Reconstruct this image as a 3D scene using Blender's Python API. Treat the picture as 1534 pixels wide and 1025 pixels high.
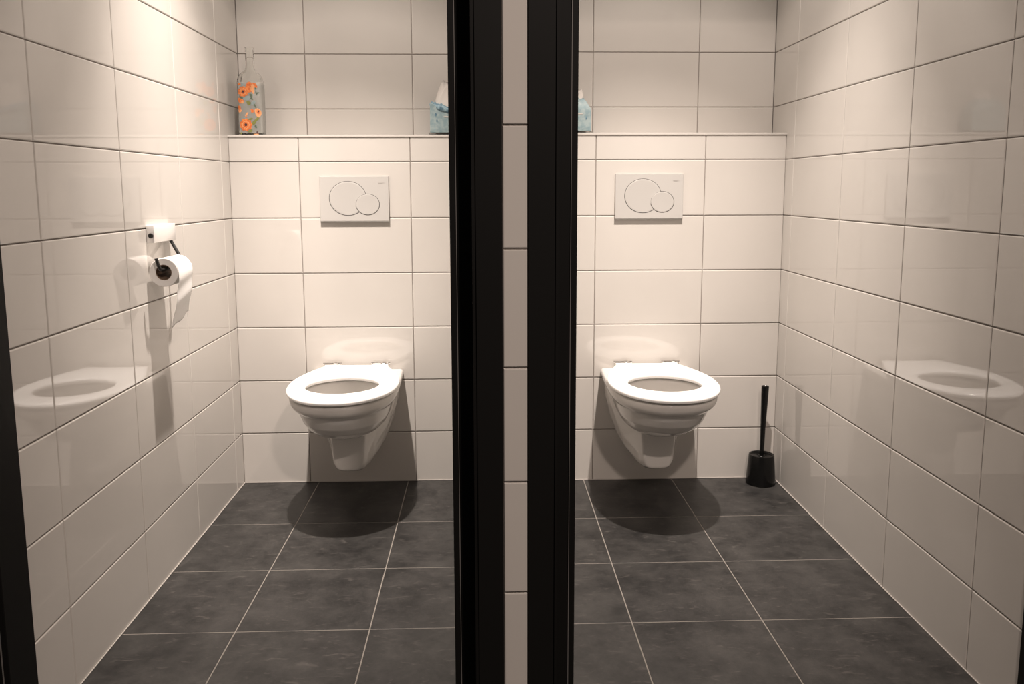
import bpy, bmesh, math, random
from mathutils import Vector, Matrix
random.seed(7)
S = bpy.context.scene
for o in list(bpy.data.objects):
    bpy.data.objects.remove(o, do_unlink=True)

# ------------------------------------------------------------------ camera
CAM = Vector((-0.0688, -2.994, 1.0946))
YAW, PITCH, ROLL = 0.0326, -0.1354, -0.0028
FPX, PPY = 1228.17, 450.0
cy, sy, cp, sp = math.cos(YAW), math.sin(YAW), math.cos(PITCH), math.sin(PITCH)
fwd = Vector((sy * cp, cy * cp, sp)); r0 = Vector((cy, -sy, 0)); u0 = r0.cross(fwd)
cr, sr = math.cos(ROLL), math.sin(ROLL)
rt = cr * r0 + sr * u0; up = -sr * r0 + cr * u0
cam = bpy.data.cameras.new('camera')
cam.sensor_width = 36.0; cam.lens = 36.0 * FPX / 1534.0
cam.shift_y = (PPY - 512.5) / 1534.0
cam.clip_start = 0.05; cam.clip_end = 50
co = bpy.data.objects.new('camera', cam); S.collection.objects.link(co)
M = Matrix((rt, up, -fwd)).transposed().to_4x4(); M.translation = CAM
co.matrix_world = M
S.camera = co

# ------------------------------------------------------------------ light, exposure
S.view_settings.view_transform = 'Standard'
S.view_settings.look = 'None'
S.view_settings.exposure = 0.0
S.view_settings.gamma = 1.0
S.view_settings.use_curve_mapping = False
W = bpy.data.worlds.new('world'); S.world = W; W.use_nodes = True
W.node_tree.nodes['Background'].inputs[0].default_value = (1.0, 0.86, 0.76, 1)
W.node_tree.nodes['Background'].inputs[1].default_value = 0.065

PROFILE = ((0, 1.0), (10, .95), (14, .86), (19, .62), (23, .45), (26, .35), (29, .21), (33, .12), (40, .125), (46, .055), (52, .006), (90, .0))
def spot(name, loc, energy, radius, color, tilt):
    """recessed reflector lamp: the beam profile is that of the lamp itself (degrees off axis -> strength)"""
    l = bpy.data.lights.new(name, 'SPOT')
    l.energy = energy; l.spot_size = math.radians(179); l.spot_blend = 0.0
    l.shadow_soft_size = radius; l.color = color
    l.use_nodes = True
    n, k = l.node_tree.nodes, l.node_tree.links
    em = n['Emission']
    tc = n.new('ShaderNodeTexCoord'); dt = n.new('ShaderNodeVectorMath'); dt.operation = 'DOT_PRODUCT'
    nz = n.new('ShaderNodeVectorMath'); nz.operation = 'NORMALIZE'
    dt.inputs[1].default_value = (0, 0, -1)
    k.new(tc.outputs['Normal'], nz.inputs[0]); k.new(nz.outputs[0], dt.inputs[0])
    ac = n.new('ShaderNodeMath'); ac.operation = 'ARCCOSINE'; ac.use_clamp = False; k.new(dt.outputs['Value'], ac.inputs[0])
    mu = n.new('ShaderNodeMath'); mu.operation = 'DIVIDE'; mu.inputs[1].default_value = math.pi / 2; k.new(ac.outputs[0], mu.inputs[0])
    rp = n.new('ShaderNodeValToRGB'); rp.color_ramp.interpolation = 'LINEAR'
    e = rp.color_ramp.elements
    e[0].position = 0; e[0].color = (1, 1, 1, 1); e[1].position = 1; e[1].color = (0, 0, 0, 1)
    for d, v in PROFILE[1:-1]:
        q = e.new(d / 90); q.color = (v, v, v, 1)
    k.new(mu.outputs[0], rp.inputs[0]); k.new(rp.outputs[0], em.inputs['Strength'])
    o = bpy.data.objects.new(name, l); S.collection.objects.link(o); o.location = loc
    o.rotation_euler = tilt
    return o
SPOT_COL = (1.0, 0.885, 0.80)
spot('stall_spot_light', (-0.565, -0.75, 2.49), 462, 0.02, SPOT_COL, (math.radians(10), math.radians(1.5), 0))
spot('stall_spot_light', (0.535, -0.75, 2.49), 405, 0.02, SPOT_COL, (math.radians(10), math.radians(1), 0))
al = bpy.data.lights.new('anteroom_light', 'AREA'); al.energy = 62.0; al.size = 0.12; al.color = (1.0, 0.83, 0.73)
ao = bpy.data.objects.new('anteroom_light', al); S.collection.objects.link(ao); ao.location = (0.45, -3.3, 2.48)

# ------------------------------------------------------------------ materials
def mat(name, color=(.8, .8, .8), rough=.5, metal=0., coat=0., ior=1.5, trans=0., alpha=1., sss=0.):
    m = bpy.data.materials.new(name); m.use_nodes = True
    b = m.node_tree.nodes['Principled BSDF']
    b.inputs['Base Color'].default_value = (*color, 1); b.inputs['Roughness'].default_value = rough
    b.inputs['Metallic'].default_value = metal; b.inputs['IOR'].default_value = ior
    b.inputs['Coat Weight'].default_value = coat; b.inputs['Coat Roughness'].default_value = .04
    b.inputs['Transmission Weight'].default_value = trans; b.inputs['Alpha'].default_value = alpha
    if sss:
        b.inputs['Subsurface Weight'].default_value = sss; b.inputs['Subsurface Radius'].default_value = (.01, .008, .006)
    return m
def nodes(m):
    return m.node_tree.nodes, m.node_tree.links, m.node_tree.nodes['Principled BSDF']
def add_noise(m, scale, c1, c2, lo=.35, hi=.65, detail=6, bump=0., bscale=None, dist=.001, stretch=(1, 1, 1)):
    n, l, b = nodes(m)
    tc = n.new('ShaderNodeTexCoord'); mp = n.new('ShaderNodeMapping'); mp.inputs['Scale'].default_value = stretch
    l.new(tc.outputs['Object'], mp.inputs[0])
    t = n.new('ShaderNodeTexNoise'); t.inputs['Scale'].default_value = scale; t.inputs['Detail'].default_value = detail
    l.new(mp.outputs[0], t.inputs['Vector'])
    if c1 is not None:
        r = n.new('ShaderNodeValToRGB'); r.color_ramp.elements[0].position = lo; r.color_ramp.elements[1].position = hi
        r.color_ramp.elements[0].color = (*c1, 1); r.color_ramp.elements[1].color = (*c2, 1)
        l.new(t.outputs['Fac'], r.inputs[0]); l.new(r.outputs[0], b.inputs['Base Color'])
    if bump:
        t2 = n.new('ShaderNodeTexNoise'); t2.inputs['Scale'].default_value = bscale or scale; t2.inputs['Detail'].default_value = 3
        l.new(tc.outputs['Object'], t2.inputs['Vector'])
        bp = n.new('ShaderNodeBump'); bp.inputs['Strength'].default_value = bump; bp.inputs['Distance'].default_value = dist
        l.new(t2.outputs['Fac'], bp.inputs['Height']); l.new(bp.outputs[0], b.inputs['Normal'])
    return t

M_TILE = mat('white_glazed_tile', (.6, .575, .55), .028, ior=1.58)
add_noise(M_TILE, 2.5, (.515, .488, .455), (.54, .512, .478), bump=.03, bscale=4, dist=.004)
M_GROUT = mat('grey_grout', (.22, .195, .175), .9)
M_SLATE = mat('dark_slate_tile', (.04, .04, .04), .42)
def slate():
    n, l, b = nodes(M_SLATE)
    tc = n.new('ShaderNodeTexCoord')
    a = n.new('ShaderNodeTexNoise'); a.inputs['Scale'].default_value = 9; a.inputs['Detail'].default_value = 10; a.inputs['Roughness'].default_value = .74
    a.inputs['Distortion'].default_value = .15
    l.new(tc.outputs['Object'], a.inputs['Vector'])
    r = n.new('ShaderNodeValToRGB'); e = r.color_ramp.elements
    e[0].position = .36; e[0].color = (.0085, .0083, .0082, 1); e[1].position = .66; e[1].color = (.041, .039, .037, 1)
    l.new(a.outputs['Fac'], r.inputs[0])
    f = n.new('ShaderNodeTexNoise'); f.inputs['Scale'].default_value = 38; f.inputs['Detail'].default_value = 6; f.inputs['Distortion'].default_value = 1.2
    mp = n.new('ShaderNodeMapping'); mp.inputs['Scale'].default_value = (.55, 1.6, 1)
    l.new(tc.outputs['Object'], mp.inputs[0]); l.new(mp.outputs[0], f.inputs['Vector'])
    r2 = n.new('ShaderNodeValToRGB'); e = r2.color_ramp.elements
    e[0].position = .60; e[0].color = (0, 0, 0, 1); e[1].position = .80; e[1].color = (.6, .6, .6, 1)
    l.new(f.outputs['Fac'], r2.inputs[0])
    mx = n.new('ShaderNodeMixRGB'); mx.inputs[2].default_value = (.11, .10, .092, 1)
    l.new(r2.outputs[0], mx.inputs[0]); l.new(r.outputs[0], mx.inputs[1]); l.new(mx.outputs[0], b.inputs['Base Color'])
    bp = n.new('ShaderNodeBump'); bp.inputs['Strength'].default_value = .25; bp.inputs['Distance'].default_value = .002
    l.new(a.outputs['Fac'], bp.inputs['Height']); l.new(bp.outputs[0], b.inputs['Normal'])
slate()
M_FGROUT = mat('light_floor_grout', (.22, .20, .178), .9)
M_CERAMIC = mat('white_sanitary_ceramic', (.58, .56, .535), .06)
M_SEAT = mat('white_gloss_seat_plastic', (.90, .895, .885), .16)
M_PLATE = mat('white_satin_plastic', (.43, .415, .395), .30)
M_GAP = mat('dark_button_gap', (.03, .028, .025), .6)
M_PRINT = mat('grey_lettering_ink', (.38, .35, .33), .6)
M_CHROME = mat('chrome', (.75, .73, .70), .12, metal=1)
M_FRAME = mat('black_painted_steel', (.0075, .0072, .0068), .55, ior=1.2)
add_noise(M_FRAME, 300, None, None, bump=.06, dist=.0006)
M_SEAL = mat('black_rubber_seal', (.006, .006, .006), .7)
M_EDGE = mat('grey_seal_edge', (.20, .19, .18), .35)
M_PLASTER = mat('white_painted_ceiling', (.46, .45, .44), .85)
M_BRACKET = mat('white_satin_metal', (.84, .82, .80), .22, metal=.3)
M_BLACK = mat('black_metal_rod', (.02, .019, .018), .3)
M_BPLAST = mat('black_gloss_plastic', (.004, .004, .0039), .22, ior=1.35)
M_PAPER = mat('white_tissue_paper', (.86, .845, .82), .95)
add_noise(M_PAPER, 260, None, None, bump=.35, bscale=320, dist=.001)
M_TISSUE = mat('cream_tissue', (.52, .485, .45), .95)
M_CORE = mat('brown_cardboard', (.20, .13, .085), .8)
M_GLASS = mat('clear_glass', (.985, .99, .98), .01, ior=1.25, trans=1)
M_TRAY = mat('clear_plastic', (.97, .97, .96), .05, ior=1.3, trans=1)
def film(name, col, a, rough=.5):
    return mat(name, col, rough, alpha=a)
M_FILM = film('frosted_print_film', (.40, .40, .37), .45)
M_ORANGE = mat('orange_flower_print', (.80, .23, .045), .5)
add_noise(M_ORANGE, 170, (.45, .085, .016), (.62, .20, .05), bump=0)
M_PEACH = mat('peach_petal_print', (.58, .27, .12), .5)
M_CENTRE = mat('dark_flower_centre_print', (.05, .018, .02), .5)
M_GREEN = mat('olive_leaf_print', (.15, .155, .04), .5)
M_DGREEN = mat('dark_green_leaf_print', (.07, .10, .065), .5)
M_BLUEG = mat('blue_grey_leaf_print', (.19, .235, .235), .5)
M_BLUE = mat('pale_blue_printed_card', (.33, .44, .47), .6)
add_noise(M_BLUE, 60, (.185, .265, .285), (.275, .34, .345), lo=.4, hi=.6)
M_DBLUE = mat('slate_blue_trim', (.11, .20, .26), .6)
add_noise(M_DBLUE, 90, (.07, .14, .19), (.26, .38, .43), lo=.4, hi=.62)

# ------------------------------------------------------------------ mesh helpers
def link(name, bm, mats, parent=None, smooth=False, angle=None):
    me = bpy.data.meshes.new(name); bm.normal_update(); bm.to_mesh(me); bm.free()
    if not isinstance(mats, (list, tuple)): mats = [mats]
    for m in mats: me.materials.append(m)
    if smooth:
        for p in me.polygons: p.use_smooth = True
        if angle is not None: me.set_sharp_from_angle(angle=math.radians(angle))
    o = bpy.data.objects.new(name, me); S.collection.objects.link(o)
    if parent: o.parent = parent
    return o
def tag(o, label, cat, group=None):
    o['label'] = label; o['category'] = cat
    if group: o['group'] = group
    return o
def thing(name, label, cat, loc, rz=0, group=None):
    o = bpy.data.objects.new(name, None); S.collection.objects.link(o); o.empty_display_size = .05
    o.location = loc; o.rotation_euler = (0, 0, rz)
    return tag(o, label, cat, group)
def struct(o, label=None):
    o['kind'] = 'structure'
    if label: o['label'] = label
    return o
def new(): return bmesh.new()
def box(bm, x0, x1, y0, y1, z0, z1, mi=0, bevel=0, seg=2):
    vs = [bm.verts.new((x, y, z)) for z in (z0, z1) for y in (y0, y1) for x in (x0, x1)]
    fs = [bm.faces.new([vs[i] for i in q]) for q in ((0, 2, 3, 1), (4, 5, 7, 6), (0, 1, 5, 4), (2, 6, 7, 3), (0, 4, 6, 2), (1, 3, 7, 5))]
    for f in fs: f.material_index = mi
    if bevel:
        es = list({e for f in fs for e in f.edges})
        r = bmesh.ops.bevel(bm, geom=es, offset=bevel, segments=seg, affect='EDGES', profile=.5)
        for f in r['faces']: f.material_index = mi
def loft(bm, rings, closed=True, cap0=True, cap1=True, mi=0):
    R = [[bm.verts.new(p) for p in r] for r in rings]
    n = len(R[0])
    for a, b in zip(R[:-1], R[1:]):
        for i in range(n if closed else n - 1):
            j = (i + 1) % n
            f = bm.faces.new((a[i], a[j], b[j], b[i])); f.material_index = mi
    if cap0: bm.faces.new(list(reversed(R[0]))).material_index = mi
    if cap1: bm.faces.new(R[-1]).material_index = mi
    return R
def tube(bm, pts, r, n=12, mi=0):
    pts = [Vector(p) for p in pts]; rings = []
    ref = None
    for i, p in enumerate(pts):
        d = (pts[min(i + 1, len(pts) - 1)] - pts[max(i - 1, 0)]).normalized()
        if ref is None: ref = d.orthogonal().normalized()
        ref = (ref - d * ref.dot(d)).normalized(); b = d.cross(ref)
        rr = r[i] if isinstance(r, (list, tuple)) else r
        rings.append([p + (ref * math.cos(2 * math.pi * k / n) + b * math.sin(2 * math.pi * k / n)) * rr for k in range(n)])
    loft(bm, rings, mi=mi)
def smoothpath(pts, it=3):
    pts = [Vector(p) for p in pts]
    for _ in range(it):
        q = [pts[0]]
        for a, b in zip(pts[:-1], pts[1:]): q += [a * .75 + b * .25, a * .25 + b * .75]
        pts = q + [pts[-1]]
    return pts
def lathe(bm, prof, n=48, mi=0, cx=0, cy=0, cap0=True, cap1=True):
    loft(bm, [[(cx + r * math.cos(2 * math.pi * k / n), cy + r * math.sin(2 * math.pi * k / n), z) for k in range(n)] for r, z in prof], cap0=cap0, cap1=cap1, mi=mi)
def recalc(bm): bmesh.ops.recalc_face_normals(bm, faces=bm.faces)

# tiled surface: tiles with softly bevelled edges standing proud of a grout bed (one mesh, two materials)
def tiled(bm, O, U, V, N, us, vs, gap=.0022, proud=.0030, bev=.0028):
    O, U, V, N = Vector(O), Vector(U), Vector(V), Vector(N)
    def P(u, v, h): return O + U * u + V * v + N * h
    flip = U.cross(V).dot(N) < 0
    def F(pts, mi):
        f = bm.faces.new([bm.verts.new(p) for p in (reversed(pts) if flip else pts)]); f.material_index = mi
    u0, u1, v0, v1 = us[0], us[-1], vs[0], vs[-1]
    F([P(u0, v0, -proud), P(u1, v0, -proud), P(u1, v1, -proud), P(u0, v1, -proud)], 1)
    g = gap / 2; s = bev
    prof = [(0, -proud), (0, -s), (.12 * s, -.55 * s), (.42 * s, -.2 * s), (1.0 * s, 0)]
    for a, b in zip(us[:-1], us[1:]):
        for c, d in zip(vs[:-1], vs[1:]):
            A = a + (g if a != u0 else 0.0004); B = b - (g if b != u1 else 0.0004); Cc = c + (g if c != v0 else .0004); D = d - (g if d != v1 else .0004)
            if B - A < .004 or D - Cc < .004: continue
            rings = []
            for i, h in prof:
                rings.append([P(A + i, Cc + i, h), P(B - i, Cc + i, h), P(B - i, D - i, h), P(A + i, D - i, h)])
            R = [[bm.verts.new(p) for p in r] for r in rings]
            for p, q in zip(R[:-1], R[1:]):
                for k in range(4):
                    j = (k + 1) % 4
                    vv = (p[k], p[j], q[j], q[k]); bm.faces.new(tuple(reversed(vv)) if flip else vv).material_index = 0
            bm.faces.new(list(reversed(R[-1])) if flip else R[-1]).material_index = 0
def joints(lo, hi, first, pitch):
    k0 = math.floor((lo - first) / pitch) - 1
    out = [lo] + [first + pitch * k for k in range(k0, k0 + 80) if lo + .004 < first + pitch * k < hi - .004] + [hi]
    return out

# ------------------------------------------------------------------ the rooms
XL, XR = -.979, 1.0219
PL, PR = -.09, .05            # partition faces
YL, YR = 0.0, -.0177          # cistern fronts
BL, BR = .1635, .1352         # upper back walls
ZL, ZR = 1.1912, 1.1964       # joint level under the top row
TW, FT = .3966, .3343
CEIL = 2.5; YF = -1.43; YN = -3.9
LEDGE_L, LEDGE_R = 1.286, 1.2915
T2 = [M_TILE, M_GROUT]
def wall(name, O, U, V, N, us, vs, back, label=None):
    bm = new(); tiled(bm, O, U, V, N, us, vs)
    box(bm, *back, mi=1)
    return struct(link(name, bm, T2))
zsL = joints(0, CEIL, ZL, .2); zsR = joints(0, CEIL, ZR, .2)
wall('wall_left', (XL, 0, 0), (0, 1, 0), (0, 0, 1), (1, 0, 0), joints(YF, BL, -1.2794, TW), zsL, (XL - .09, XL - .004, YF, BL, 0, CEIL))
wall('wall_right', (XR, 0, 0), (0, 1, 0), (0, 0, 1), (-1, 0, 0), joints(YF - .035, BR, -1.2851, TW), zsR, (XR + .004, XR + .09, YF - .035, BR, 0, CEIL))
def zsub(z0, z1, f): return joints(z0, z1, f, .2)
# back wall above the ledge, and boxed-in cistern wall below it
bm = new()
tiled(bm, (0, BL, 0), (1, 0, 0), (0, 0, 1), (0, -1, 0), joints(XL, PL, -.7328, TW), zsub(LEDGE_L, CEIL, ZL))
box(bm, XL - .09, PL, BL + .004, BL + .09, 0, CEIL, mi=1)
struct(link('wall_back', bm, T2))
bm = new()
tiled(bm, (0, BR, 0), (1, 0, 0), (0, 0, 1), (0, -1, 0), joints(PR, XR, .3382, TW), zsub(LEDGE_R, CEIL, ZR))
box(bm, PR, XR + .09, BR + .004, BR + .12, 0, CEIL, mi=1)
struct(link('wall_back', bm, T2))
def cistern(x0, x1, yf, yb, ztop, zj, uj):
    bm = new()
    tiled(bm, (0, yf, 0), (1, 0, 0), (0, 0, 1), (0, -1, 0), joints(x0, x1, uj, TW), zsub(0, ztop - .0065, zj))
    box(bm, x0, x1, yf + .004, yb, 0, ztop - .008, mi=1)
    struct(link('wall_cistern', bm, T2))
    bm = new()   # ledge tiles
    tiled(bm, (0, 0, ztop), (1, 0, 0), (0, 1, 0), (0, 0, 1), joints(x0, x1, uj, TW), [yf - .0035, yb])
    box(bm, x0, x1, yf - .0035, yb, ztop - .007, ztop - .0016, mi=0)
    struct(link('trim_1' if x0 < -.5 else 'trim_2', bm, T2))
cistern(XL, PL, YL, BL, LEDGE_L, ZL, -.7322)
cistern(PR, XR, YR, BR, LEDGE_R, ZR, .3318)
# partition between the stalls with its tiled end
bm = new()
STRIP_Y = -1.6; SX0, SX1 = -.0385, .0038
tiled(bm, (PL, 0, 0), (0, 1, 0), (0, 0, 1), (-1, 0, 0), joints(-1.47, BL, -1.2794, TW), zsL)
tiled(bm, (PR, 0, 0), (0, 1, 0), (0, 0, 1), (1, 0, 0), joints(-1.47, BR, -1.2851, TW), zsR)
box(bm, PL + .004, PR - .004, -1.47, BL, 0, CEIL, mi=1)
box(bm, SX0 - .001, SX1 + .001, STRIP_Y + .005, -1.47, 0, CEIL, mi=1)
tiled(bm, (0, STRIP_Y, 0), (1, 0, 0), (0, 0, 1), (0, -1, 0), [SX0, SX1], joints(0, CEIL, 1.2, .207), gap=.003, bev=.002)
struct(link('wall_partition', bm, T2))
# floor
bm = new()
def frows(f): return joints(YN, 0, f, FT)
rl = [y for y in joints(YN, YL + .005, -.3878, FT) if not -.2 < y < -.01]
rr = [y for y in joints(YN, YR + .005, -.3807, FT) if not -.2 < y < -.03]
tiled(bm, (0, 0, 0), (1, 0, 0), (0, 1, 0), (0, 0, 1), joints(-2.4, -.02, -.6994, FT), rl, gap=.003, bev=.0005, proud=.0007)
tiled(bm, (0, 0, 0), (1, 0, 0), (0, 1, 0), (0, 0, 1), [x for x in joints(-.02, 2.4, .2977, FT) if not .9 < x < 1.02], rr, gap=.003, bev=.0005, proud=.0007)
box(bm, -2.4, 2.4, YN, .3, -.1, -.004, mi=1)
struct(link('floor', bm, [M_SLATE, M_FGROUT]))
# pale sealant bead where the walls meet the floor
M_BEAD = mat('pale_sealant', (.42, .39, .36), .5)
def bead(name, pts):
    bm = new()
    for x0, x1, y0, y1 in pts: box(bm, x0, x1, y0, y1, .0001, .0030, bevel=.0008)
    struct(link(name, bm, M_BEAD))
bead('trim_3', [(XL + .0002, XL + .0032, YF, -.0005)])
bead('trim_4', [(XR - .0032, XR - .0002, YF - .03, YR - .0005)])
bead('trim_5', [(XL + .0033, PL - .0005, YL - .0032, YL - .0002)])
bead('trim_6', [(PR + .0005, XR - .0033, YR - .0032, YR - .0002)])
# ceiling and the wall over the two doors
bm = new(); box(bm, -2.4, 2.4, YN, .3, CEIL, CEIL + .1); struct(link('ceiling', bm, M_PLASTER))
bm = new()
box(bm, XL - .1, SX0 - .002, -1.59, -1.47, 2.16, CEIL, mi=0); box(bm, SX1 + .002, XR + .1, -1.59, -1.47, 2.16, CEIL, mi=0)
box(bm, -2.4, XL - .11, -1.59, -1.47, 0, CEIL, mi=0); box(bm, XR + .11, 2.4, -1.59, -1.47, 0, CEIL, mi=0)
struct(link('wall_front', bm, [M_TILE]))

# door frames: black steel profiles with a stop, a rebate and a face
def jamb(parent, xs, sgn, y_in):
    """xs: wall-side x of the face; sgn +1 when the opening lies at larger x"""
    def X(d): return xs + sgn * d
    out = [(0, -1.605), (.045, -1.605), (.045, -1.60), (.0468, -1.60), (.0468, -1.605), (.0515, -1.605), (.0515, -1.585), (.0535, -1.52), (.079, -1.52), (.080, -1.518), (.080, -1.514), (.0815, -1.514), (.0815, -1.52), (.0915, -1.52), (.0925, -1.519), (.0925, y_in), (0, y_in)]
    bm = new()
    loft(bm, [[(X(d), y, z) for d, y in out] for z in (.001, 2.16)])
    recalc(bm)
    j = link('jamb', bm, M_FRAME, parent)
    bm = new(); box(bm, min(X(.0803), X(.0812)), max(X(.0803), X(.0812)), -1.5225, -1.5135, .0015, 2.15)
    link('seal', bm, M_EDGE, j)
    return j
def doorframe(name, xa, xb, ya, yb):
    e = bpy.data.objects.new(name, None); S.collection.objects.link(e); e['kind'] = 'structure'
    e.location = (0, 0, 0)
    jamb(e, xa, 1, ya); jamb(e, xb, -1, yb)
    bm = new(); box(bm, xa + .0516, xb - .0516, -1.605, -1.478, 2.10, 2.159, bevel=.002); link('head', bm, M_FRAME, e)
    return e
doorframe('door_1', XL - .088, SX0 - .001, YF - .0005, -1.4705)
doorframe('door_2', SX1 + .001, XR + .0885, -1.4705, YF - .0355)

# ------------------------------------------------------------------ toilets
def outline(L, hw, hb, back, z, n=64, yc=None, e=2.25):
    """closed D outline, wall at y=-back, front at y=-L"""
    if yc is None: yc = back + (L - back) * .50
    pts = []
    m = 10
    for i in range(m): pts.append((-hb + 2 * hb * i / m, -back, z))            # back edge left -> right
    k = 12
    for i in range(k):
        t = i / k; s = t * t * (3 - 2 * t) * .6 + t * .4
        pts.append((hb + (hw - hb) * math.sin(t * math.pi / 2), -back - (yc - back) * t, z))
    for i in range(n):
        a = math.pi * i / n
        c, s = math.cos(a), math.sin(a)
        pts.append((hw * (abs(c) ** (2 / e)) * (1 if c >= 0 else -1), -yc - (L - yc) * (abs(s) ** (2 / e)), z))
    for i in range(k):
        t = 1 - i / k
        pts.append((-(hb + (hw - hb) * math.sin(t * math.pi / 2)), -back - (yc - back) * t, z))
    return pts
def ceramic_mesh():
    tmp = new()
    def ov(cx_, cy_, a, b, z, N):      # inner bowl rings share the point count of outline()
        pts = outline(1, 1, .7, -1, 0)
        out = []
        for p in pts:
            v = Vector((p[0], p[1], 0)).normalized(); out.append((v.x * a + cx_, v.y * b + cy_, z))
        return out
    N = 98
    rings = [ov(0, -.26, .025, .03, .268, N), ov(0, -.27, .065, .075, .274, N), ov(0, -.295, .097, .108, .300, N), ov(0, -.315, .115, .128, .345, N), ov(0, -.322, .126, .141, .385, N), ov(0, -.325, .130, .146, .415, N), ov(0, -.326, .134, .149, .429, N),
             outline(.525, .166, .160, 0, .4335), outline(.533, .174, .166, 0, .430), outline(.536, .1765, .168, 0, .422),
             outline(.534, .175, .166, 0, .408), outline(.530, .172, .163, 0, .402), outline(.522, .167, .158, 0, .394), outline(.509, .160, .150, .0, .388), outline(.498, .155, .146, .0, .380),
             outline(.489, .151, .141, .005, .365), outline(.469, .143, .133, .012, .338), outline(.438, .130, .122, .02, .312), outline(.400, .113, .107, .04, .292), outline(.352, .090, .088, .06, .274), outline(.315, .068, .07, .07, .262), outline(.285, .05, .05, .08, .256)]
    loft(tmp, rings)
    def sec(y, half):
        full = [(x, y, z) for x, z in half] + [(-x, y, z) for x, z in reversed(half)]
        return full
    secs = [sec(0, [(.03, .428), (.150, .428), (.158, .40), (.150, .33), (.130, .25), (.112, .20), (.092, .168), (.06, .157), (.02, .155)]),
            sec(-.04, [(.03, .415), (.148, .41), (.155, .38), (.145, .31), (.122, .235), (.104, .185), (.085, .156), (.055, .147), (.02, .146)]),
            sec(-.10, [(.03, .33), (.13, .33), (.138, .31), (.122, .26), (.103, .205), (.089, .163), (.073, .139), (.045, .131), (.02, .130)]),
            sec(-.17, [(.03, .262), (.085, .270), (.090, .262), (.083, .228), (.076, .186), (.071, .152), (.059, .129), (.038, .121), (.02, .120)]),
            sec(-.228, [(.03, .262), (.062, .270), (.067, .262), (.064, .222), (.061, .180), (.057, .150), (.048, .130), (.033, .122), (.015, .121)]),
            sec(-.252, [(.03, .262), (.055, .268), (.059, .260), (.0555, .220), (.053, .186), (.048, .157), (.040, .138), (.027, .131), (.012, .130)])]
    loft(tmp, secs)
    recalc(tmp)
    bmesh.ops.triangulate(tmp, faces=[f for f in tmp.faces if len(f.verts) > 4])
    me = bpy.data.meshes.new('bowl'); tmp.to_mesh(me); tmp.free()
    o = bpy.data.objects.new('bowl', me); S.collection.objects.link(o)
    r = o.modifiers.new('r', 'REMESH'); r.mode = 'VOXEL'; r.voxel_size = .0038; r.use_smooth_shade = True
    s = o.modifiers.new('s', 'SMOOTH'); s.factor = .5; s.iterations = 7
    dg = bpy.context.evaluated_depsgraph_get(); dg.update()
    fin = bpy.data.meshes.new_from_object(o.evaluated_get(dg))
    bpy.data.objects.remove(o, do_unlink=True)
    fin.name = 'bowl'; fin.materials.clear(); fin.materials.append(M_CERAMIC)
    for v in fin.vertices:
        if v.co.y > -.0005: v.co.y = -.0005
    for p in fin.polygons: p.use_smooth = True
    return fin
def seat_mesh():
    def so(inset, z):
        return outline(.548 - inset, .1825 - inset, .112 - inset * .6, .022 + inset, z, yc=.290, e=2.15)
    pts0 = outline(1, 1, 1, 0, 0)
    def si(grow, z):
        src = outline(.548, .1825, .112, .022, 0, yc=.290, e=2.15)
        out = []
        for p in src:
            v = Vector((p[0], p[1] + .327, 0)).normalized()
            a, b = .1195 + grow, .1265 + grow
            t = 1 / math.sqrt((v.x / a) ** 2 + (v.y / b) ** 2)
            out.append((v.x * t, -.327 + v.y * t, z))
        return out
    b, t = .4365, .4565
    rings = [so(.010, b), so(.002, b + .002), so(0, b + .007), so(.001, b + .013), so(.005, t - .003), so(.012, t - .0005), so(.02, t + .0006),
             si(.012, t), si(.006, t - .001), si(.002, t - .004), si(0, t - .009), si(.001, b + .004), si(.006, b)]
    bm = new(); R = loft(bm, rings, cap0=False, cap1=False)
    n = len(R[0])
    for i in range(n):
        j = (i + 1) % n; bm.faces.new((R[-1][i], R[-1][j], R[0][j], R[0][i]))
    # buffers under the seat
    for x, y in ((-.14, -.42), (.14, -.42), (-.12, -.14), (.12, -.14)):
        lathe(bm, [(.008, .433), (.008, b + .001)], 12, cx=x, cy=y)
    recalc(bm)
    me = bpy.data.meshes.new('seat'); bm.to_mesh(me); bm.free(); me.materials.append(M_SEAT)
    for p in me.polygons: p.use_smooth = True
    me.set_sharp_from_angle(angle=math.radians(50))
    return me
def hinge_mesh():
    bm = new()
    box(bm, -.031, .031, -.030, -.012, .432, .4605, bevel=.003)
    tube(bm, [(-.034, -.021, .4590), (.034, -.021, .4590)], .0042, 12)
    lathe(bm, [(.010, .432), (.010, .462), (.007, .4645)], 20, cx=.012, cy=-.02)
    me = bpy.data.meshes.new('hinge'); bm.to_mesh(me); bm.free(); me.materials.append(M_CHROME)
    return me
def mesh_child(name, me, parent, loc=(0, 0, 0)):
    o = bpy.data.objects.new(name, me); S.collection.objects.link(o); o.parent = parent; o.location = loc; return o
CER, SEAT, HNG = ceramic_mesh(), seat_mesh(), hinge_mesh()
for x, y, lab in ((-.5435, YL - .001, 'white wall-hung toilet in the stall with the toilet roll'), (.5245, YR - .001, 'white wall-hung toilet in the stall with the black toilet brush')):
    t = thing('wall_hung_toilet', lab, 'toilet', (x, y, 0), 0, 'wall-hung toilets')
    mesh_child('bowl', CER, t); mesh_child('seat', SEAT, t)
    mesh_child('hinge', HNG, t, (-.088, 0, 0)); mesh_child('hinge', HNG, t, (.088, 0, 0))

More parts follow.
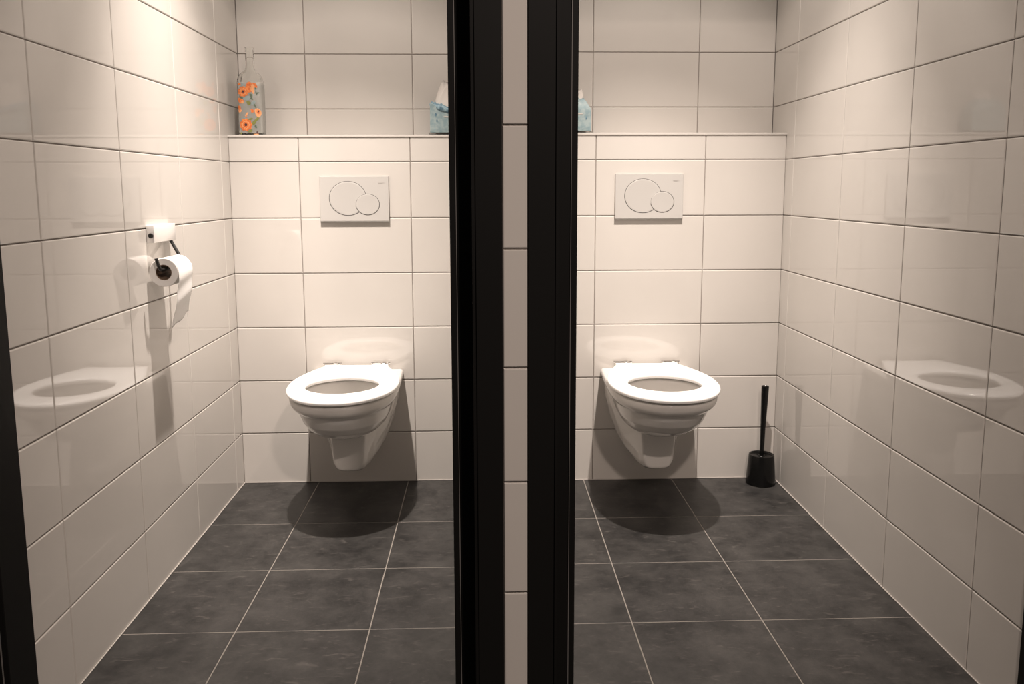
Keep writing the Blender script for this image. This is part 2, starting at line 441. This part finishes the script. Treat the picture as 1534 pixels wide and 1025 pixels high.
# ------------------------------------------------------------------ flush plates
def ell(cx_, cz, rx, rz, y, n=96, a0=0, a1=2 * math.pi):
    return [(cx_ + rx * math.cos(a0 + (a1 - a0) * k / n), y, cz + rz * math.sin(a0 + (a1 - a0) * k / n)) for k in range(n)]
BIG = (-.0230, .0035, .0655, .0600); SML = (.0475, -.0185, .0415, .0368)
def plate_parts():
    bm = new()   # plate: slim at the top, thicker below, with a chamfered lower edge
    w = .123
    prof = [(.0820, -.0005), (.0820, -.0068), (.0812, -.0078), (-.0765, -.0112), (-.0785, -.0105), (-.0820, -.0065), (-.0820, -.0005)]
    xs = [(-w, .0012), (-w + .0012, 0), (w - .0012, 0), (w, .0012)]
    loft(bm, [[(x, min(y + ins, -.0004), z) for z, y in prof] for x, ins in xs]); recalc(bm)
    pl = bm
    def button(E, y0, y1, cut=None):
        bm = new(); cx_, cz, rx, rz = E
        rings = []
        for s, y in ((1.0, y0), (1.0, y1 + .0007), (.996, y1 + .0002), (.985, y1), (.90, y1 + .0001), (.5, y1 + .0004), (.05, y1 + .0005)):
            r = ell(cx_, cz, rx * s, rz * s, y)
            if cut:
                q = []
                for p in r:       # keep clear of the small button
                    dx, dz = (p[0] - cut[0]) / (cut[2] + .0012), (p[2] - cut[1]) / (cut[3] + .0012)
                    d = math.hypot(dx, dz)
                    if d < 1: p = (cut[0] + dx / max(d, 1e-6) * (cut[2] + .0012), p[1], cut[1] + dz / max(d, 1e-6) * (cut[3] + .0012))
                    q.append(p)
                r = q
            rings.append(r)
        loft(bm, rings); recalc(bm); return bm
    def gapring(E, cut=None):
        bm = new(); cx_, cz, rx, rz = E
        n = 96
        for k in range(n):
            a, b = 2 * math.pi * k / n, 2 * math.pi * (k + 1) / n
            q = []
            for ang, g in ((a, -.0002), (b, -.0002), (b, .0017), (a, .0017)):
                z = cz + (rz + g) * math.sin(ang)
                q.append((cx_ + (rx + g) * math.cos(ang), -.0079 - (.0812 - z) / .1577 * .0034 - .00025, z))
            if cut and all(((p[0] - cut[0]) / cut[2]) ** 2 + ((p[2] - cut[1]) / cut[3]) ** 2 < 1.0 for p in q): continue
            f = bm.faces.new([bm.verts.new(p) for p in q])
        recalc(bm)
        return bm
    return pl, button(BIG, -.004, -.0107, SML), button(SML, -.004, -.0112), gapring(BIG, SML), gapring(SML)
def lettering(parent, txt, loc, size, m, name='lettering', rot=(math.radians(90), 0, 0)):
    c = bpy.data.curves.new('t', 'FONT'); c.body = txt; c.size = size; c.align_x = 'CENTER'; c.align_y = 'CENTER'; c.extrude = .0001; c.space_character = 1.1
    o = bpy.data.objects.new('t', c); S.collection.objects.link(o)
    dg = bpy.context.evaluated_depsgraph_get(); dg.update()
    me = bpy.data.meshes.new_from_object(o.evaluated_get(dg)); bpy.data.objects.remove(o, do_unlink=True)
    me.name = name; me.materials.clear(); me.materials.append(m)
    p = bpy.data.objects.new(name, me); S.collection.objects.link(p); p.parent = parent; p.location = loc; p.rotation_euler = rot
    return p
for x, y, z, lab in ((-.537, YL - .0002, 1.0585, 'white two-button flush plate on the tiled wall of the stall with the bottle'), (.525, YR - .0002, 1.0645, 'white two-button flush plate above the toilet beside the brush')):
    t = thing('flush_plate', lab, 'flush plate', (x, y, z), 0, 'flush plates')
    a, b, c, g1, g2 = plate_parts()
    link('plate', a, M_PLATE, t)
    lb = link('large_button', b, M_PLATE, t, True, 40); sb = link('small_button', c, M_PLATE, t, True, 40)
    link('gap', g1, M_GAP, lb); link('gap', g2, M_GAP, sb)
    lettering(t, 'GEBERIT', (.097, -.0088, .0575), .0056, M_PRINT)

# ------------------------------------------------------------------ toilet roll and holder on the left wall
RX, RZ, RY0, RY1 = -.9325, .874, -.772, -.664
t = thing('toilet_roll_holder', 'white wall bracket with a black rod holding the toilet roll', 'toilet roll holder', (XL + .0005, -.68, .953))
t.location = (XL, -.68, .976)
bm = new(); box(bm, .0005, .021, -.077, .079, -.0235, .0235, bevel=.0012); link('bracket', bm, M_BRACKET, t, True, 30)
bm = new()
R = [[(.0125 + r * math.cos(2 * math.pi * k / 24), y, -.004 + r * math.sin(2 * math.pi * k / 24)) for k in range(24)] for r, y in ((.0068, -.0768), (.0068, -.0795), (.0058, -.0805), (.0030, -.0805), (.0030, -.0790))]
loft(bm, R); recalc(bm); link('screw', bm, M_BLACK, t, True, 30)
bm = new()
ax, az = RX - XL, RZ - .976
tube(bm, smoothpath([(.012, .058, -.018), (.014, .060, -.028), (ax - .004, .048, az + .030), (ax, .040, az + .012), (ax, .030, az + .008), (ax, -.05, az + .008), (ax, -.104, az + .008), (ax - .002, -.114, az + .012), (ax - .008, -.117, az + .040)], 3), .0046, 14)
link('rod', bm, M_BLACK, t, True)
t = thing('toilet_roll', 'toilet paper roll with a torn sheet hanging down', 'toilet roll', (RX, (RY0 + RY1) / 2, RZ))
hl = (RY1 - RY0) / 2
def yl(bm, prof, n=56):
    loft(bm, [[(r * math.cos(2 * math.pi * k / n), y, r * math.sin(2 * math.pi * k / n)) for k in range(n)] for r, y in prof], cap0=False, cap1=False)
bm = new(); ro, ri = .0385, .0212
yl(bm, [(ri, hl), (ri, -hl), (ro - .001, -hl), (ro, -hl + .001), (ro, hl - .001), (ro - .001, hl), (ri, hl)])
bmesh.ops.remove_doubles(bm, verts=bm.verts, dist=1e-6); recalc(bm); link('paper', bm, M_PAPER, t, True, 35)
bm = new(); yl(bm, [(ri - .0002, hl - .0005), (ri - .0002, -hl + .0005), (ri - .0016, -hl + .0005), (ri - .0016, hl - .0005), (ri - .0002, hl - .0005)])
bmesh.ops.remove_doubles(bm, verts=bm.verts, dist=1e-6); recalc(bm); link('core', bm, M_CORE, t, True, 35)
bm = new()   # loose sheet coming off the front of the roll, torn at a slant
NU, NV = 16, 30
grid = []
for j in range(NV + 1):
    v = j / NV; row = []
    for i in range(NU + 1):
        u = i / NU
        ln = .060 + .150 - .026 * u - .008 * math.sin(u * 9) * u      # paper length from the top of the roll, shorter on the far side
        s = v * ln
        arc = .060
        if s < arc:
            a = math.pi / 2 - s / (ro + .0012); px, pz = (ro + .0012) * math.cos(a), (ro + .0012) * math.sin(a)
        else:
            d = s - arc; px, pz = ro + .0012 - .13 * d * (d / .1) ** .6 + .0013 * math.sin(d * 90 + u * 2.5) * min(1, d / .02), -d
        y = -hl + .001 + u * (2 * hl - .002) + (-.004 * max(0, s - arc) / .12)
        row.append(bm.verts.new((px, y, pz)))
    grid.append(row)
for j in range(NV):
    for i in range(NU): bm.faces.new((grid[j][i], grid[j][i + 1], grid[j + 1][i + 1], grid[j + 1][i]))
recalc(bm)
o = link('loose_sheet', bm, M_PAPER, t, True)
so = o.modifiers.new('thick', 'SOLIDIFY'); so.thickness = .0004

# ------------------------------------------------------------------ toilet brush
t = thing('toilet_brush', 'black toilet brush standing in its pot in the corner', 'toilet brush', (.9545, -.0775, 0))
bm = new()
lathe(bm, [(.0500, .0008), (.0535, .002), (.0540, .008), (.0460, .108), (.0450, .1115), (.0425, .1125), (.0405, .1115), (.0375, .1065), (.016, .1045), (.0125, .106), (.0115, .1085), (.006, .1085)], 64)
recalc(bm); link('pot', bm, M_BPLAST, t, True, 50)
bm = new()
def hs(z, r, x): return [(x + r * (1.0 + .10 * math.cos(3 * 2 * math.pi * k / 24)) * math.cos(2 * math.pi * k / 24), r * .9 * math.sin(2 * math.pi * k / 24), z) for k in range(24)]
loft(bm, [hs(.100, .0078, 0), hs(.13, .0079, .0003), hs(.20, .0090, .001), hs(.28, .0112, .0022), hs(.34, .0128, .003), hs(.368, .0134, .0034), hs(.3715, .0128, .0034), hs(.3725, .0105, .0034), hs(.3705, .0085, .0034)])
recalc(bm); link('handle', bm, M_BPLAST, t, True, 45)

# ------------------------------------------------------------------ flowered bottle
t = thing('glass_bottle', 'clear glass bottle printed with orange flowers', 'bottle', (-.9045, .052, LEDGE_L), math.radians(4))
def sq(a, e, z, n=64):
    out = []
    for k in range(n):
        th = 2 * math.pi * (k + .5) / n; c, s = math.cos(th), math.sin(th)
        out.append((a * abs(c) ** (2 / e) * (1 if c > 0 else -1), a * abs(s) ** (2 / e) * (1 if s > 0 else -1), z))
    return out
outer = [(.038, 6, 0.0005), (.0415, 6, .002), (.0425, 6, .006), (.0425, 6, .183), (.0420, 5.5, .192), (.0398, 4.5, .203), (.0360, 3.6, .212), (.0300, 2.8, .2195), (.0225, 2.2, .2250), (.0185, 2, .230), (.0160, 2, .238), (.0150, 2, .25), (.0146, 2, .300), (.0160, 2, .3015), (.0166, 2, .304), (.0166, 2, .308), (.0158, 2, .3095)]
inner = [(.0118, 2, .309), (.0116, 2, .25), (.0125, 2, .238), (.0155, 2, .229), (.0195, 2.2, .2225), (.0268, 2.8, .217), (.0328, 3.6, .2095), (.0366, 4.5, .201), (.0388, 5.5, .19), (.0393, 6, .183), (.0393, 6, .012), (.036, 6, .008)]
bm = new(); loft(bm, [sq(a, e, z) for a, e, z in outer + inner]); recalc(bm)
bottle = link('glass', bm, M_GLASS, t, True, 60)
bm = new(); fa = .0429
loft(bm, [sq(fa, 6, z) for z in (.007, .184)], cap0=False, cap1=False); recalc(bm)
link('printed_film', bm, M_FILM, t, True)
def surf(s, z, off=.0004):
    a = fa + off; x = max(-.985 * a, min(.985 * a, s))
    y = -a * (1 - abs(x / a) ** 6) ** (1 / 6)
    return (x, y, z)
def patch(bm, s, z, rx, rz, ang=0, n=24, wob=0, petals=0, off=.0004, mi=0):
    c = bm.verts.new(surf(s, z, off)); ring = []
    mid = []
    for k in range(n):
        th = 2 * math.pi * k / n
        q = 1 + wob * math.cos(petals * th) if petals else 1 + wob * math.sin(3 * th + s * 900)
        dx, dz = rx * q * math.cos(th), rz * q * math.sin(th)
        X, Z = dx * math.cos(ang) - dz * math.sin(ang), dx * math.sin(ang) + dz * math.cos(ang)
        ring.append(bm.verts.new(surf(s + X, z + Z, off))); mid.append(bm.verts.new(surf(s + X * .5, z + Z * .5, off)))
    for k in range(n):
        j = (k + 1) % n
        bm.faces.new((c, mid[k], mid[j])).material_index = mi; bm.faces.new((mid[k], ring[k], ring[j], mid[j])).material_index = mi
# zoom-pixel to bottle face: s = (px-258)*.000352, z = (962-py)*.000352
def B(px, py): return (px - 262) * .000352, (958 - py) * .000352
bm = new()
MATS = [M_ORANGE, M_PEACH, M_CENTRE, M_GREEN, M_DGREEN, M_BLUEG]
def fl(px, py, r, petals=9, c=.24):
    s, z = B(px, py); k = .000352
    patch(bm, s, z, r * k, r * k, n=54, wob=.09, petals=petals, off=.0006, mi=0)
    patch(bm, s, z, r * k * .62, r * k * .62, n=36, wob=.12, petals=petals, off=.0008, mi=1)
    patch(bm, s, z, r * k * .50, r * k * .50, n=36, wob=.1, petals=petals, off=.0010, mi=0)
    patch(bm, s, z, r * k * c, r * k * c, n=18, off=.0012, mi=2)
def lf(px, py, rx, rz, ang, mi, wob=.12):
    s, z = B(px, py); patch(bm, s, z, rx * .000352, rz * .000352, math.radians(ang), wob=wob, off=.0005, mi=mi)
fl(208, 528, 50); fl(222, 856, 60)
lf(268, 490, 40, 55, -15, 0); lf(300, 500, 20, 45, 10, 1, .2); lf(172, 455, 16, 12, 0, 0); lf(332, 470, 14, 26, 20, 0); lf(318, 452, 24, 10, -20, 0)
lf(345, 735, 30, 46, 15, 1, .06); lf(348, 725, 16, 26, 15, 0, .05); lf(350, 722, 7, 12, 15, 2)
lf(180, 618, 34, 22, -35, 0); lf(195, 632, 16, 14, 0, 1); lf(165, 690, 13, 26, 15, 0); lf(168, 718, 18, 16, 20, 1); lf(290, 718, 15, 20, 20, 0); lf(235, 750, 24, 9, 50, 1); lf(228, 775, 12, 6, 30, 0)
lf(258, 640, 24, 18, -40, 3); lf(240, 595, 36, 20, 15, 5); lf(285, 570, 12, 26, 20, 4); lf(290, 600, 16, 8, -30, 4); lf(185, 585, 22, 10, -35, 4)
lf(300, 640, 30, 16, 30, 5); lf(320, 670, 6, 30, 25, 4); lf(335, 540, 6, 24, 10, 4); lf(352, 540, 14, 6, 30, 4); lf(332, 498, 8, 12, 0, 4)
lf(305, 830, 36, 16, 50, 3); lf(335, 800, 26, 12, 50, 3); lf(318, 872, 10, 16, 20, 4); lf(262, 918, 26, 12, 25, 3); lf(268, 800, 24, 10, 25, 3); lf(330, 930, 8, 10, 0, 2); lf(172, 940, 10, 10, 0, 3); lf(205, 460, 14, 14, 0, 5)
lf(320, 950, 26, 5, 0, 1)
recalc(bm); link('flower_print', bm, MATS, t)

# ------------------------------------------------------------------ blue tissue boxes on the ledges
def tissue_box(x, y, z, w, d, h, label, seed, peak, slope, lift):
    t = thing('tissue_box', label, 'tissue box', (x, y, z), 0, 'blue tissue boxes on the ledges')
    rnd = random.Random(seed)
    bm = new(); box(bm, -w / 2 - .003, w / 2 + .003, -d / 2 - .003, d / 2 + .003, .0005, .009, bevel=.002)
    link('tray', bm, M_TRAY, t)
    bm = new(); nx = 10                  # card box with a slightly crumpled top edge
    rings = []
    def rect(s, z, wob=0):
        pts = []
        for i in range(nx): pts.append((-w / 2 + w * i / nx, -d / 2, 0))
        for i in range(nx): pts.append((w / 2, -d / 2 + d * i / nx, 0))
        for i in range(nx): pts.append((w / 2 - w * i / nx, d / 2, 0))
        for i in range(nx): pts.append((-w / 2, d / 2 - d * i / nx, 0))
        return [(p[0] * s, p[1] * s, z + wob * math.sin(p[0] * 70 + seed) + wob * .6 * math.sin(p[1] * 90)) for p in pts]
    rings = [rect(.97, .0095), rect(.99, .012), rect(.985, h * .35), rect(.98, h * .8), rect(.97, h, .002), rect(.90, h + .003 + lift * .15, .002), rect(.70, h + .004 + lift * .75, .002), rect(.5, h + .004 + lift, .001)]
    for k in (3, 4, 5, 6, 7): rings[k] = [(p[0], p[1], p[2] - slope * (p[0] + w * .5) * (.4 if k == 3 else 1)) for p in rings[k]]
    loft(bm, rings); recalc(bm); cardb = link('carton', bm, M_BLUE, t, True, 40)
    marks = ((-.33, .62, .004, .006), (-.02, .55, .012, .0022), (-.30, .40, .003, .005), (-.36, .1, .003, .003), (.1, .1, .003, .004)) if seed == 1 else ((.17, .80, .013, .0018), (.36, .60, .003, .007))
    for px, pz, rx, rz in marks:
        bm = new(); n = 14
        bm.faces.new([bm.verts.new((px * w + rx * math.cos(2 * math.pi * k / n), -d / 2 * .99 - .0006, .012 + pz * (h - .015) + rz * math.sin(2 * math.pi * k / n))) for k in range(n)])
        recalc(bm); link('print', bm, M_DBLUE if rx < .01 else M_TISSUE, cardb)
    bm = new()   # ruffled torn collar around the opening
    n = 72; ring = [[], [], [], []]
    for k in range(n):
        th = 2 * math.pi * k / n; c, s = math.cos(th), math.sin(th)
        e = 3.5; ux = abs(c) ** (2 / e) * (1 if c > 0 else -1); uy = abs(s) ** (2 / e) * (1 if s > 0 else -1)
        f = .5 + .5 * math.sin(k * 1.7 + seed) * math.sin(k * .61 + 1)
        ring[0].append((ux * w * .51, uy * d * .51, h - .012 - .004 * f)); ring[1].append((ux * (w * .515 + .002 * f), uy * (d * .515 + .002 * f), h + .001))
        ring[2].append((ux * w * .46, uy * d * .46, h + .006 + .009 * f)); ring[3].append((ux * w * .40, uy * d * .40, h + .002))
    ring = [[(p[0] * (1 - lift * 9), p[1] * (1 - lift * 9), p[2] + lift * .8 - slope * (p[0] + w * .5)) for p in r] for r in ring]
    loft(bm, ring); recalc(bm); link('collar', bm, M_DBLUE if seed == 1 else M_BLUE, t, True)
    bm = new()   # the tissue pulled out of the top: a folded fan
    NUu, NVv = 40, 14; g = []
    for j in range(NVv + 1):
        v = j / NVv; row = []
        for i in range(NUu):
            th = 2 * math.pi * i / NUu
            fold = 1 + .28 * v * math.sin(5 * th + seed) + .12 * v * math.sin(11 * th + 2 * seed)
            R_ = (w * .40) * (1 - .52 * v ** 1.3) * fold * (1 - lift * 10) + .003
            top = h + .002 + lift * .9 - slope * w * .42 + (peak + slope * w * .42) * v * (1 - .20 * math.sin(3 * th + seed * 2) - .10 * math.sin(7 * th))
            row.append(bm.verts.new((R_ * math.cos(th) + .010 * v * math.sin(seed), R_ * .72 * math.sin(th), top)))
        g.append(row)
    for j in range(NVv):
        for i in range(NUu):
            k = (i + 1) % NUu; bm.faces.new((g[j][i], g[j][k], g[j + 1][k], g[j + 1][i]))
    bm.faces.new(g[-1]); bm.faces.new(list(reversed(g[0]))); recalc(bm)
    link('tissue', bm, M_TISSUE, t, True)
    return t
tissue_box(-.201, .075, LEDGE_L, .128, .10, .112, 'blue tissue box half hidden by the door frame, in the stall with the bottle', 1, .068, .30, 0)
tissue_box(.255, .066, LEDGE_R, .128, .08, .088, 'blue tissue box half hidden by the door frame, in the stall with the brush', 2, .035, 0, .034)
